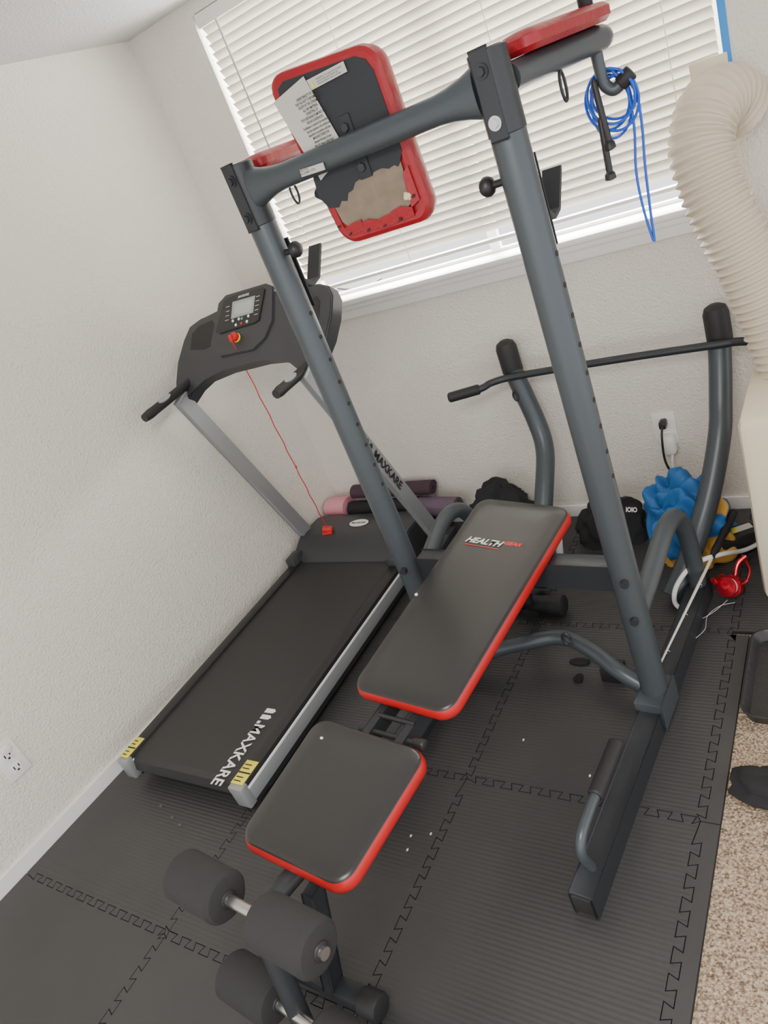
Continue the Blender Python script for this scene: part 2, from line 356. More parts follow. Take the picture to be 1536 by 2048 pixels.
bm=B(); c0=P(1133,1278,z=.165); tube(bm,[c0+ax*(.014*math.cos(a))+V((0,0,.024*math.sin(a))) for a in [2*math.pi*k/20 for k in range(18)]],.005,8); obj('eye_hook',bm,DARK,bow)
bm=B(); bx(bm,-.80,-.73,1.66,1.72,0.001,.05,.003); obj('floor_pad',bm,BLK,tw)
# back pad
YP=1.605
pc=[P(690,492,y=YP),P(868,436,y=YP),P(744,80,y=YP),P(526,158,y=YP)]
bm=B(); slab(bm,pc,.045,[(.006,-.055),(0,-.045),(-.003,-.025),(0,-.006),(.010,.001),(.024,.001),(.024,-.004)],True,True)
bp=obj('back_pad',bm,DRED,tw)
W=((pc[1]-pc[0]).length+(pc[2]-pc[3]).length)/2;Hh=((pc[3]-pc[0]).length+(pc[2]-pc[1]).length)/2
def q(u,v,dy=0):
    p=pc[0]*(1-u)*(1-v)+pc[1]*u*(1-v)+pc[2]*u*v+pc[3]*(1-u)*v; p.y=YP-.003-dy; return p
pu=(pc[2]-pc[3]).normalized(); pv=(pc[3]-pc[0]).normalized()
rag=[(.93,.42),(.905,.39),(.88,.36),(.85,.34),(.82,.355),(.76,.345),(.70,.36),(.63,.355),(.57,.345),(.52,.355),(.46,.34),(.40,.33),(.35,.295),(.29,.285),(.25,.245),(.19,.255),(.14,.225),(.04,.235)]
bm=B(); prism(bm,[q(u,v) for u,v in [(-.015,.31),(.02,.42),(.065,.5),(.065,.86),(.09,.925),(.16,.955),(.82,.955),(.90,.925),(.935,.86)]+rag],(0,.003,0)); bk=obj('backing_fabric',bm,BACKF,bp)
bm=B(); prism(bm,[q(u,v,-.001) for u,v in [(.10,.14),(.14,.105),(.22,.09),(.35,.10),(.5,.08),(.65,.09),(.78,.10),(.86,.13),(.89,.42),(.08,.40)]],(0,.002,0)); obj('exposed_board',bm,PLY,bp)
for k,(u0,u1,v0,v1) in enumerate(((.12,.30,.05,.125),(.28,.48,.04,.105),(.46,.66,.035,.11),(.64,.84,.045,.12))):
    bm=B(); j=.008*((k%2)*2-1); prism(bm,[q(u0,v0,.0),q(u1,v0+.005,.0),q(u1+.01,v1-.01-j,.003),q((u0+u1)/2,v1+j,.004),q(u0-.01,v1-.015+j,.003)],(0,-.003,0)); obj('folded_flap',bm,DRED,bp)
bm=B(); prism(bm,[q(.84,.10,0),q(.94,.13,0),q(.94,.33,0),q(.88,.30,.003),(q(.86,.2,.004))],(0,-.003,0)); obj('folded_flap',bm,DRED,bp)
bm=B(); blob(bm,q(.84,.17,.003),(.010,.004,.010),3,.5,floor=-9,sub=3); obj('torn_foam',bm,mat('cream_foam',(.75,.65,.4),.9),bp)
for (u,v) in ((.14,.06),(.34,.05),(.52,.045),(.70,.055),(.90,.16),(.06,.12)):
    bm=B(); box(bm,q(u,v,.007),(.008,.002,.003+.004*random.random()),Matrix.Rotation(random.uniform(-.6,.6),3,'Y'))
    obj('tear_mark',bm,BPR,bp)
for v,h_ in ((.63,.05),(.40,.05)):
    bm=B(); box(bm,q(.54,v,.002),(.035,.006,h_),None,.002); mp_=obj('mount_plate',bm,BACKF,bp)
    bm=B(); rod(bm,q(.54,v,.004),q(.54,v,.012),.010,6); obj('bolt',bm,DARK,mp_)
bm=B(); patch(bm,[q(.01,.87,.006),q(.37,.945,.006),q(.46,.52,.006),q(.10,.40,.006)][::-1]); lb=obj('law_label',bm,PAPER,bp,label='white printed label on the pad back')
text('label_print','UNDER PENALTY OF LAW\nTHIS TAG NOT TO BE REMOVED\nEXCEPT BY THE CONSUMER\nALL NEW MATERIAL\nCONSISTING OF\nPOLYURETHANE FOAM PAD 100%\nREG.NO.CA28295(CN)\nCertification is made by the manufacturer\nthat the materials in this article are\ndescribed in accordance with law.\nMANUFACTURED FOR\nExtreme Products Group\n4415 W. Happy Valley Road\nSuite A, #1215\nGlendale, AZ 85310\nDATE OF DELIVERY:\n\nMADE IN CHINA\nXiamen Ample Industrial & Trading Co., Ltd',q(.13,.44,.007),pu+V((0,0,.14)),pv+pu*-.12,BPR,lb,width=W*.31,height=Hh*.41,center=True,bold=.012)
bm=B(); patch(bm,[q(.39,.865,.006),q(.74,.895,.006),q(.74,.95,.006),q(.38,.92,.006)]); lb2=obj('warning_label',bm,PAPER,bp)
text('label_print','WARNING: To reduce risk of injury\nread all instructions before use\nand keep children away at all times',q(.46,.878,.007),pu+V((0,0,.12)),pv,BPR,lb2,width=W*.26,height=Hh*.035)
bm=B(); patch(bm,[q(.395,.872,.0075),q(.44,.877,.0075),q(.42,.91,.0075)]); obj('warning_triangle',bm,YEL,lb2)
# ================= JUMP ROPE =================
jr=thing('jump_rope','coiled bright blue cord rope with black handles hanging from the tower','jump rope',P(1225,350,y=1.98))
ctr=[]
Y0=1.955
for lp in range(5):
    cx,cy,rx,ry=[(1222,192,48,56),(1230,200,48,62),(1215,202,44,58),(1228,188,46,50),(1224,212,40,65)][lp]
    for k in range(10):
        a=2*math.pi*k/10-1.2; ctr.append(P(cx+rx*math.cos(a),cy+ry*math.sin(a),y=Y0+.008*lp+.006*math.sin(a*2)))
ctr+=[P(x,y,y=1.97) for x,y in ((1250,170),(1268,250),(1272,340),(1285,410),(1303,470),(1309,480),(1302,430),(1290,330),(1284,250),(1270,180),(1235,150),(1200,170))]
bm=B(); tube(bm,cat(ctr,4),.0034,8); obj('cord',bm,BLUE,jr)
for a,b in (((1186,160),(1222,300)),((1200,235),(1222,360))):
    p0=P(*a,y=1.94); p1=P(*b,y=1.94); d=(p1-p0)
    bm=B(); tube(bm,[p0,p0+d*.04,p0+d*.8,p0+d*.86,p0+d*.9,p1-d*.02,p1],[.005,.0075,.0085,.008,.013,.014,.008],14); obj('handle',bm,BLK,jr)
# ================= TREADMILL =================
tm=thing('treadmill','black folding treadmill with grey console standing along the left wall','treadmill',(-2.1,1.7,0))
x0,x1=-2.435,-1.775; ya,yb_=.915,2.20
for (a,b) in ((x0,x0+.05),(x1-.06,x1)):
    bm=B(); bx(bm,a,b,ya+.03,yb_,.035,.137,.005); rl=obj('side_rail',bm,BLK,tm)
    bm=B(); bx(bm,b-.002,b+.002,ya+.03,yb_,.055,.106,.001); obj('aluminium_side',bm,SILV,rl)
    bm=B(); bx(bm,b-.002,b+.0035,ya+.03,yb_,.108,.118,.001); obj('white_stripe',bm,WHT,rl)
    bm=B(); bx(bm,a-.001,b+.003,ya,ya+.035,.045,.136,.006); ec=obj('end_cap',bm,SILV,rl)
    bm=B(); bx(bm,a+.003,b-.003,ya+.02,ya+.115,.137,.1395,.0005); yl=obj('warning_label',bm,YEL,rl)
    bm=B(); bx(bm,a+.003,b-.003,ya+.062,ya+.068,.1396,.140); obj('label_line',bm,BPR,yl)
    for yy in (.03,.045,.08,.095):
        bm=B(); bx(bm,a+.008,b-.02,ya+yy,ya+yy+.004,.1396,.140); obj('label_line',bm,BPR,yl)
bm=B(); xa_,xb_=x0+.05,x1-.06
pr=[(ya+.02,.075),(ya+.03,.112),(ya+.05,.126),(yb_+.02,.126),(yb_+.02,.11),(ya+.06,.05),(ya+.03,.055)]
prism(bm,[(xa_,a,b) for a,b in pr],(xb_-xa_,0,0)); belt=obj('running_belt',bm,BELT,tm)
text('belt_print','MAXKARE',V((-1.925,1.185,.127)),(0,-1,0),(1,0,0),WHT,belt,width=.265,height=.05,bold=.02)
for k in range(2):
    yy=1.262-k*.03; bm=B(); prism(bm,[(-1.925,yy,.1272),(-1.925,yy-.02,.1272),(-1.885,yy-.02,.1272),(-1.875,yy-.01,.1272),(-1.885,yy,.1272)],(0,0,.0008)); obj('belt_logo',bm,WHT,belt)
bm=B(); prism(bm,[(-1.925,1.202,.1272),(-1.925,1.19,.1272),(-1.91,1.19,.1272),(-1.91,1.202,.1272)],(0,0,.0008)); obj('belt_logo',bm,WHT,belt)
bm=B(); bx(bm,xa_,xb_+.06,ya+.1,yb_+.1,.03,.07,.004); obj('deck',bm,BLK,tm)
bm=B(); pr=[(2.15,.11),(2.165,.14),(2.20,.165),(2.26,.197),(2.30,.205),(2.44,.20),(2.49,.18),(2.50,.12),(2.50,.03),(2.15,.03)]
prism(bm,[(x0-.008,a,b) for a,b in pr],(x1-x0-.01,0,0))
for (a,b) in ((x0-.01,x0+.045),(x1-.075,x1-.015)): bx(bm,a,b,2.11,2.2,.05,.175,.012)
bmesh.ops.bevel(bm,geom=[e for e in bm.edges if e.calc_face_angle(0)>1.2],offset=.006,segments=2,affect='EDGES')
hood=obj('motor_hood',bm,TREAD,tm)
c0=P(718,1046,z=.206); bm=B(); n=28; prism(bm,[c0+V((.055*math.cos(2*math.pi*k/n),.03*math.sin(2*math.pi*k/n),.0)) for k in range(n)],(0,0,.002)); lg=obj('oval_badge',bm,WHT,hood)
text('badge_print','MAXKARE',c0+V((-.042,-.007,.002)),(1,0,0),(0,1,0),BPR,lg,width=.084,height=.014,bold=.02)
for xx in (x0+.06,x1-.05):
    bm=B(); rod(bm,(xx-.015,1.12,.035),(xx+.015,1.12,.035),.034,20,.004); obj('wheel',bm,RUB,tm)
for s,(xb0,xt) in enumerate(((-2.44,-2.385),(-1.69,-1.70))):
    p0=V((xb0,2.37,.05)); p1=V((xt,1.965,1.125))
    bm=B(); beam(bm,p0,p1,.028,.058,upv=(0,-1,0),bev=.006); upr=obj('upright',bm,SILV,tm)
    bm=B(); bx(bm,xb0-.02,xb0+.025,2.25,2.47,.03,.10,.01); obj('upright_base',bm,TREAD,tm)
    if s==1:
        d=(p0-p1).normalized(); yv=V((0,1,0)); yv=(yv-d*yv.dot(d)).normalized()
        tt=P(734,876,x=-1.682)
        k0=(tt-p1).dot(d)
        base=p1+d*k0+V((.0165,0,0))-yv*.017; base.x=p1.x+(xb0-xt)*k0/(p0-p1).length+.0148
        text('upright_print','MAXKARE',base+d*.07,d,(0,1,0),BPR,upr,width=.225,height=.038,bold=.03)
        for k in range(2):
            a=base+d*(k*.030-.004)+V((.001,0,0)); bm=B(); prism(bm,[a,a+d*.020,a+d*.020+yv*.032,a+d*.010+yv*.040,a+yv*.032],(.001,0,0)); obj('upright_logo',bm,BPR,upr)
# console
co=V((-2,2.05,1.19)); cu=V((0,.15,.18)).normalized(); cn_=V((1,0,0)).cross(cu)
if cn_.z<0: cn_=-cn_
cout=[(350,802),(350,765),(356,725),(366,680),(378,652),(398,637),(445,617),(520,590),(600,571),(635,566),(655,570),(664,590),(662,630),(652,675),(636,715),(614,750),(596,745),(582,722),(560,716),(520,720),(450,738),(408,756),(388,775),(372,800)]
bm=B(); f=prism(bm,[PP(x,y,co,cn_) for x,y in cout],-cn_*.06)
bmesh.ops.bevel(bm,geom=list(f.edges),offset=.008,segments=3,affect='EDGES')
con=obj('console',bm,TREAD,tm)
def cpatch(name,pix,off,th,m,par,bev=0):
    bm=B(); f=prism(bm,[PP(x,y,co+cn_*off,cn_) for x,y in pix],-cn_*th)
    if bev: bmesh.ops.bevel(bm,geom=list(f.edges),offset=bev,segments=2,affect='EDGES')
    return obj(name,bm,m,par)
cpatch('cup_holder',[(381,700),(384,668),(398,652),(424,640),(430,650),(424,690),(410,698)],.0012,.002,RUB,con)
cpatch('cup_holder',[(600,620),(612,600),(634,592),(640,602),(636,650),(620,668),(604,668)],.0012,.002,RUB,con)
cpatch('console_pod',[(420,690),(436,606),(450,590),(530,566),(546,572),(545,640),(530,676),(506,700),(440,714),(428,706)],.008,.012,TREAD,con,.004)
pn=cpatch('display_panel',[(430,664),(447,600),(456,594),(524,573),(530,578),(518,640),(510,646),(440,668)],.013,.012,BLK,con,.003)
scn=cpatch('screen_bezel',[(465,604),(510,591),(506,625),(462,638)],.014,.002,mat('bezel',(.35,.36,.36),.4),pn)
cpatch('screen',[(470,608),(505,598),(502,622),(467,632)],.015,.002,LCD,scn)
for (x,y,m) in ((466,642,WHT),(478,638,WHT),(484,637,GREEN),(497,632,WHT),(472,650,WHT),(483,647,REDP),(494,643,WHT)):
    c=PP(x,y,co+cn_*.014,cn_); bm=B(); rod(bm,c,c+cn_*.002,.0058,14); obj('button',bm,m,pn)
ux=V((1,0,0))
text('console_print','.MAXKARE',PP(476,597,co+cn_*.014,cn_),ux,cu,WHT,pn,width=.062,height=.010,bold=.02)
for (x,y) in ((452,615),(452,624),(451,633),(450,642),(512,594),(511,603),(510,612),(509,621),(508,630)):
    c=PP(x,y,co+cn_*.0142,cn_); bm=B(); patch(bm,[c,c+ux*.02,c+ux*.02+cu*.002,c+cu*.002]); obj('key_legend',bm,WHT,pn)
kc=PP(475,676,co+cn_*.008,cn_)
bm=B(); rod(bm,kc,kc+cn_*.008,.019,24,.003); obj('key_ring',bm,YEL,con)
bm=B(); rod(bm,kc+cn_*.007,kc+cn_*.026,.0175,24,.003); box(bm,kc+cn_*.03-ux*.004-cu*.01,(.014,.014,.03),None,.003); kk=obj('safety_key',bm,REDP,con)
cl=P(655,1058,z=.222)
st_=kc+cn_*.03-cu*.02
pts=[]
for k in range(24):
    t=k/23; p=st_.lerp(cl,t); p.z-=.05*math.sin(math.pi*t); p+=V((.003*math.sin(k*2.1),0,0)); pts.append(p)
bm=B(); tube(bm,pts,.0022,6); obj('safety_cord',bm,REDP,con)
bm=B(); tube(bm,[pts[13]-V((0,0,.008)),pts[13],pts[13]+V((0,0,.008))],[.002,.006,.002],8); obj('cord_knot',bm,REDP,con)
bm=B(); box(bm,cl,(.05,.03,.022),Matrix.Rotation(.4,3,'Z')@Matrix.Rotation(.35,3,'Y'),.005); box(bm,cl+V((.0,-.012,-.015)),(.055,.02,.012),Matrix.Rotation(.2,3,'Z'),.004); obj('safety_clip',bm,REDP,con)
for a,b,x in (((366,775),(290,836),-2.37),((606,742),(553,788),-1.715)):
    p1=P(*b,x=x); p0=P(*a,x=x-.005) ; d=(p1-p0)
    bm=B(); tube(bm,cat([p0-d*.2,p0,p0+d*.5,p1],4),[.019]*11+[.02,.017],18); gp=obj('hand_grip',bm,RUB,tm)
    dd=d.normalized(); c=p0+d*.5; nrm=(CO-c); nrm=(nrm-dd*nrm.dot(dd)).normalized(); nrm=(nrm*.7+V((0,0,.7))).normalized(); nrm=(nrm-dd*nrm.dot(dd)).normalized(); sd=dd.cross(nrm)
    c=c+nrm*.0155
    bm=B(); prism(bm,[c+dd*(.036*math.cos(k*.4488))+sd*(.012*math.sin(k*.4488)) for k in range(14)],nrm*.006); sn=obj('pulse_sensor',bm,SILV,gp)
    bm=B(); rod(bm,p1-dd*.004,p1+dd*.003,.0165,18); obj('end_plug',bm,BLK,gp)
# ================= BENCH =================
bn=thing('workout_bench','flat black and red padded workout bench with foam leg rollers','bench',(-1.15,1.2,0))
zs=1.75-1.33*.92
ze=.60
sc_=[P(471,1678,z=zs),P(687,1783,z=zs),P(860,1502,z=zs),P(636,1430,z=zs)]
bc=[P(698,1377,z=zs+.005),P(898,1432,z=zs+.005),P(1147,1014,z=ze),P(960,994,z=ze)]
def cushion(name,cs,th,m1,m2,rad=.05):
    bm=B(); slab(bm,cs,rad,[(.012,-th),(0,-th+.012),(-.002,-th*.5),(.001,-.008),(.005,-.002),(.008,-.0015)]); pad=obj(name,bm,m2,bn)
    bm=B(); slab(bm,cs,rad,[(.004,-.003),(.006,.0),(.014,.004),(.05,.007),(.09,.008)],True,True); obj('vinyl_top',bm,m1,pad); return pad
s1=cushion('seat_pad',sc_,.043,VINYL,RED); b1=cushion('backrest_pad',bc,.043,VINYL,RED)
nb=((bc[1]-bc[0]).cross(bc[3]-bc[0])).normalized()
ub_=(bc[2]-bc[3]).normalized(); vb_=nb.cross(ub_)
def Q(px,py): return PP(px,py,bc[0]+nb*.009,nb)
text('logo_print','HEALTH',Q(930,1083),ub_,vb_,WHT,b1,width=(Q(1010,1083)-Q(930,1083)).length,height=.025,shear=.25,bold=.03)
text('logo_print','GEAR',Q(1007,1089),ub_,vb_,PRED,b1,width=.062,height=.015,shear=.25,bold=.04)
bm=B(); a=Q(930,1088); prism(bm,[a,a+ub_*.13,a+ub_*.13+vb_*.002,a+vb_*.002],nb*.0008); obj('logo_underline',bm,PRED,b1)
c=Q(833,1190); bm=B(); rod(bm,c,c+nb*.004,.005,8); obj('screw',bm,WHT,b1)
c=PP(643,1476,sc_[0]+V((0,0,.01)),V((0,0,1))); bm=B(); blob(bm,c,(.005,.004,.004),1,floor=-5,sub=2); obj('lint_speck',bm,WHT,s1)
fc=(sc_[0]+sc_[1])/2; rc=(sc_[2]+sc_[3])/2; bf=(bc[0]+bc[1])/2; be=(bc[2]+bc[3])/2
side=(sc_[1]-sc_[0]).normalized()
for s in (-1,1):
    bm=B(); beam(bm,fc+side*.05*s+V((0,.08,-.075)),rc+side*.05*s+V((0,-.05,-.075)),.025,.045); obj('seat_rail',bm,DARK,bn)
    bm=B(); beam(bm,rc+side*.055*s+V((0,-.08,-.062)),bf+side*.055*s+V((0,.1,-.062)),.026,.04); obj('link_rail',bm,DARK,bn)
    bm=B(); beam(bm,bf+side*.045*s+V((0,.05,-.075)),be+side*.045*s+V((0,-.25,-.075)),.022,.04); obj('back_rail',bm,DARK,bn)
bm=B(); g=rc.lerp(bf,.35)+V((0,0,-.05)); rod(bm,g-side*.09,g+side*.1,.008,12); hp=obj('hinge_pin',bm,DARK,bn)
bm=B(); g2=rc.lerp(bf,.8)+V((0,0,-.045)); rod(bm,g2-side*.06,g2+side*.06,.007,12); obj('hinge_pin',bm,DARK,bn)
bm=B(); g3=g+side*.1; rod(bm,g3-side*.01,g3+side*.025,.016,16,.004); obj('lock_knob',bm,BLK,bn)
lbm=V((-1.185,.535,.045))
bm=B(); beam(bm,V((-1.075,.57,.43)),lbm,.026,.045,upv=(0,1,0)); obj('front_leg',bm,DARK,bn)
bm=B(); beam(bm,(-1.38,.55,.03),(-1.09,.53,.03),.045,.045); frf=obj('front_foot',bm,DARK,bn)
for p,dx in ((V((-1.095,.53,.034)),.055),(V((-1.375,.55,.034)),-.055)):
    bm=B(); rod(bm,p,p+V((dx,0,0)),.034,10,.004); obj('ribbed_cap',bm,RUB,frf)
bm=B(); beam(bm,bf.lerp(be,.62)+V((0,0,-.075)),V((-1.16,1.99,.05)),.045,.045); obj('rear_leg',bm,DARK,bn)
rr=P(1045,1205,z=.045); re=P(1112,1210,z=.045)
bm=B(); beam(bm,rr-(re-rr)*1.6,rr+(re-rr)*.6,.045,.045); rf=obj('rear_foot',bm,DARK,bn)
d=(re-rr).normalized()
bm=B(); tube(bm,[re-d*.10,re-d*.02,re-d*.018,re+d*.03,re+d*.034],[.032,.034,.040,.040,.034],20); obj('ribbed_cap',bm,RUB,rf)
bm=B(); beam(bm,bf.lerp(be,.35)+V((-.02,0,-.08)),V((-1.12,1.0,.3)),.02,.03); obj('incline_strut',bm,DARK,bn)
a1=P(580,1868,z=.53); a0=P(405,1770,z=.53); dr=(a1-a0).normalized()
c1=(a0+a1)/2
bm=B(); rod(bm,c1-dr*.235,c1+dr*.235,.0125,16); obj('roller_rod',bm,STEEL,bn)
cap=mat('foam_end_plug',(.02,.02,.021),.5)
def roller(c):
    bm=B(); tube(bm,[c-dr*.083,c-dr*.08,c-dr*.07,c+dr*.07,c+dr*.08,c+dr*.083],[.038,.048,.056,.056,.048,.038],28); f=obj('foam_roller',bm,FOAM,bn)
    for s in (-1,1):
        bm=B(); rod(bm,c+dr*.078*s,c+dr*.088*s,.019,18,.003); obj('end_plug',bm,cap,f)
roller(a0+dr*.005); roller(a1)
l0=P(508,1975,z=.23); c2=l0+dr*.137
bm=B(); rod(bm,c2-dr*.235,c2+dr*.235,.0125,16); obj('roller_rod',bm,STEEL,bn)
roller(l0); roller(l0+dr*.30)
bm=B(); tube(bm,cat([fc+V((0,.12,-.075)),c1+V((0,.03,-.06)),c1+V((0,.0,-.12)),c2+V((0,0,-.05))],6),.024,16); obj('roller_post',bm,DARK,bn)
# ================= DETACHED PULL-UP FRAME =================
pf=thing('pull_up_bar_frame','detached slate grey pull-up bar frame leaning against the wall under the window','pull up bar',(-.9,2.35,0))
for (top,path) in ((0,[(-1.22,2.585,.86),(-1.215,2.58,.75),(-1.17,2.55,.55),(-1.145,2.50,.44),(-1.14,2.40,.34),(-1.15,2.25,.18),(-1.16,2.10,.035)]),
             (1,[(-.452,2.585,.84),(-.455,2.575,.72),(-.465,2.50,.56),(-.475,2.42,.45),(-.52,2.30,.28),(-.585,2.16,.13),(-.64,2.06,.036)])):
    bm=B(); tube(bm,cat(path,8),.038,24,cap=(top==0)); p=obj('curved_post',bm,POST,pf)
    t=V(path[0]); bm=B(); tube(bm,[t+V((0,.0,-.10)),t+V((0,0,0)),t+V((0,0,.02)),t+V((0,0,.03))],[.042,.042,.035,.018],24); obj('rubber_cap',bm,RUB,p)
    bm=B(); c0=V(path[1])+V((.0,-.045,-.08)); tube(bm,[c0+V((.012*math.cos(a),0,.022*math.sin(a))) for a in [2*math.pi*k/16 for k in range(17)]],.004,8,cap=False); obj('hanging_ring',bm,DARK,p)
bp_=[P(897,796,y=2.42),P(960,778,y=2.46),P(985,765,y=2.50),P(1040,751,y=2.53),P(1240,718,y=2.53),P(1430,690,y=2.53),P(1480,683,y=2.52),P(1560,682,y=2.46)]
bm=B(); tube(bm,cat(bp_,6),.0145,16); bar=obj('pull_up_bar',bm,DARK,pf)
bm=B(); tube(bm,[bp_[0],bp_[0].lerp(bp_[1],.05),bp_[0].lerp(bp_[1],.95),bp_[1]],[.016,.021,.021,.016],16); obj('foam_grip',bm,RUB,bar)
# ================= HOSE + AC =================
hp_=cat([P(1480,215,y=2.645),P(1448,196,y=2.585),P(1416,222,y=2.505),P(1402,290,y=2.45),P(1424,375,y=2.42),P(1462,458,y=2.40),P(1505,550,y=2.39),P(1545,640,y=2.38),P(1590,760,y=2.36)],60)
bm=B(); L=0; rad=[]
for i,p in enumerate(hp_):
    if i: L+=(p-hp_[i-1]).length
    rad.append(.085+.0065*math.cos(2*math.pi*L/.025))
tube(bm,hp_,rad,36,cap=False); obj('exhaust_hose',bm,HOSE,label='wide ribbed cream exhaust hose curving down from the window',cat='hose')
ac=thing('portable_air_conditioner','cream portable air conditioner at the right edge below the hose','air conditioner',(-.1,2.26,0))
bm=B(); bx(bm,-.352,.12,2.04,2.42,.03,.70,.03); obj('body',bm,CREAM,ac)
bm=B(); bx(bm,-.355,-.350,2.12,2.36,.1,.3); obj('vent_grille',bm,mat('grey_grille',(.45,.44,.4),.6),ac)
for xx in (-.28,.05):
    bm=B(); rod(bm,(xx,2.12,.016),(xx+.03,2.12,.016),.016,14); obj('caster',bm,BLK,ac)
# ================= OUTLETS =================
def outlet(c,nrm,lab):
    o=thing('wall_outlet',lab,'outlet',c); nrm=V(nrm).normalized(); s=V((0,0,1)).cross(nrm)
    def bb(bm,du,dz,w,h,d0,d1,bev):
        R=Matrix((s,V((0,0,1)),nrm)).transposed(); box(bm,V(c)+s*du+V((0,0,dz))+nrm*((d0+d1)/2),(w,h,d1-d0),R,bev)
    bm=B(); bb(bm,0,0,.084,.135,0,.009,.002); obj('plate',bm,TRIM,o)
    for dz in (-.029,.029):
        bm=B(); bb(bm,0,dz,.038,.036,.008,.0115,.001); sk=obj('socket',bm,TRIM,o)
        for du,dv,w_,h_ in ((-.009,.004,.004,.014),(.009,.004,.004,.012),(0,-.010,.008,.007)):
            bm=B(); bb(bm,du,dz+dv,w_,h_,.0112,.0119,0); obj('socket_slot',bm,BPR,sk)
    return o
outlet(PP(22,1522,WO,WN),WN,'white wall outlet low on the left wall')
oc=P(1331,856,y=YB)
outlet(oc,(0,-1,0),'white wall outlet with plugs on the window wall')
bm=B(); c=PP(10,1498,WO+WN*.012,WN); rod(bm,c,c+WN*.012,.018,16,.004); obj('safety_plug',bm,TRIM,label='round white plug cover in the left wall outlet',cat='plug cover')
pg=thing('black_plug','black power plug and cord in the outlet under the window','plug',oc+V((0,-.02,.02)))
bm=B(); c=P(1326,848,y=YB-.03); box(bm,c,(.026,.045,.03),None,.006); obj('plug_head',bm,BLK,pg)
bm=B(); tube(bm,cat([c+V((0,-.02,0)),P(1324,880,y=YB-.08),P(1330,920,y=YB-.08),P(1345,950,y=YB-.08)],6),.0045,8); obj('cord',bm,BLK,pg)
wa=thing('white_adapter','white plug adapter with thick cord in the lower socket','adapter',oc+V((.03,-.03,-.03)))
bm=B(); c=P(1337,888,y=YB-.03); box(bm,c,(.055,.05,.08),None,.012); obj('adapter_body',bm,TRIM,wa)
bm=B(); tube(bm,cat([c+V((.01,-.01,-.04)),P(1345,930,y=YB-.05),P(1350,960,y=YB-.05)],6),.005,8); obj('cord',bm,TRIM,wa)
# ================= CLUTTER =================
def roll(name,lab,m,a,b,R,cat_='yoga mat',grp=None,sq=.86):
    a=V(a);b=V(b); d=(b-a).normalized(); s=V((0,0,1)); w=d.cross(s); t=thing(name,lab,cat_,(a+b)/2-V((0,0,R)),grp)
    bm=B(); n=110; th=.006; turns=(R-.012)/.0085; pts=[]
    for k in range(n+1):
        f=k/n; rr=.012+(R-.012)*f; an=2*math.pi*turns*f; pts.append((rr,an))
    va=[];vb=[]
    for rr,an in pts:
        for L_,c in ((va,a),(vb,b)):
            L_.append((bm.verts.new(c+w*(1.08*rr*math.cos(an))+s*(sq*rr*math.sin(an))),bm.verts.new(c+w*(1.08*(rr-th)*math.cos(an))+s*(sq*(rr-th)*math.sin(an)))))
    for k in range(n):
        bm.faces.new((va[k][0],va[k+1][0],vb[k+1][0],vb[k][0])); bm.faces.new((va[k][1],va[k+1][1],vb[k+1][1],vb[k][1]))
        bm.faces.new((va[k][0],va[k+1][0],va[k+1][1],va[k][1])); bm.faces.new((vb[k][0],vb[k+1][0],vb[k+1][1],vb[k][1]))
    bm.faces.new((va[-1][0],va[-1][1],vb[-1][1],vb[-1][0]))
    obj('rolled_sheet',bm,m,t); return t
roll('rolled_yoga_mat','dark mat roll lying lowest behind the treadmill hood',PLUM,(-2.43,2.575,.062),(-1.78,2.575,.062),.06,sq=1)
roll('rolled_yoga_mat','pink rolled mat in the corner behind the treadmill',PINK,(-2.445,2.57,.182),(-2.315,2.565,.182),.060)
roll('rolled_yoga_mat','black rolled mat between the pink and purple rolls',CLOTH,(-2.305,2.57,.168),(-1.88,2.575,.165),.048)
roll('rolled_yoga_mat','plum rolled mat lying on top of the black roll',PLUM,(-2.27,2.595,.250),(-1.80,2.60,.238),.042)
roll('rolled_yoga_mat','purple rolled mat with its spiral end beside the black bag',PURP,(-1.87,2.545,.172),(-1.665,2.54,.158),.055)
bm=B(); blob(bm,(-1.44,2.54,.07),(.20,.10,.18),2,.35,1.3,fold=.10,rip=.10,sub=5); obj('duffel_bag',bm,CLOTH,label='crumpled black bag against the wall beside the purple mat',cat='bag')
bm=B(); blob(bm,(-.95,2.50,.03),(.15,.11,.15),5,.35,1.3,fold=.10,rip=.10,sub=5); cb=obj('black_clothes',bm,CLOTH,label='crumpled black garment with white lettering beside the blue jersey',cat='clothing')
text('shirt_print','IOIO',P(1252,1024,y=2.385),(1,0,-.1),(0,.5,1),WHT,cb,width=.042,height=.020,bold=.03)
bm=B(); blob(bm,(-.625,2.385,.085),(.17,.135,.225),21,.30,1.1,sub=6,fold=.10,rip=.17); obj('sports_jersey',bm,JERS,label='crumpled blue and gold sports jersey heaped behind the tower',cat='clothing')
# fishing rod
fr=thing('fishing_rod','spinning fishing rod with red reel leaning across the tower foot','fishing rod',(-.5,2.1,0))
tp=P(1295,1380,z=.12); hd=P(1432,1098,z=.14)
bm=B(); tube(bm,[tp,tp.lerp(hd,.5),hd],[.0025,.004,.006],8); obj('blank',bm,ROD,fr)
for k in (.03,.25,.5,.72): 
    bm=B(); q_=tp.lerp(hd,k); tube(bm,[q_+V((.008*math.cos(a),0,-.008+.008*math.sin(a))) for a in [2*math.pi*i/12 for i in range(13)]],.0012,6,cap=False)
    obj('line_guide',bm,STEEL,fr)
h2=hd+(hd-tp).normalized()*.22
bm=B(); tube(bm,[hd-(hd-tp).normalized()*.05,hd,hd.lerp(h2,.3),hd.lerp(h2,.5),h2],[.009,.014,.012,.016,.014],14); obj('handle',bm,RUB,fr)
rc_=P(1462,1172,z=.055)
dd=V((-.35,-.75,.45)).normalized()
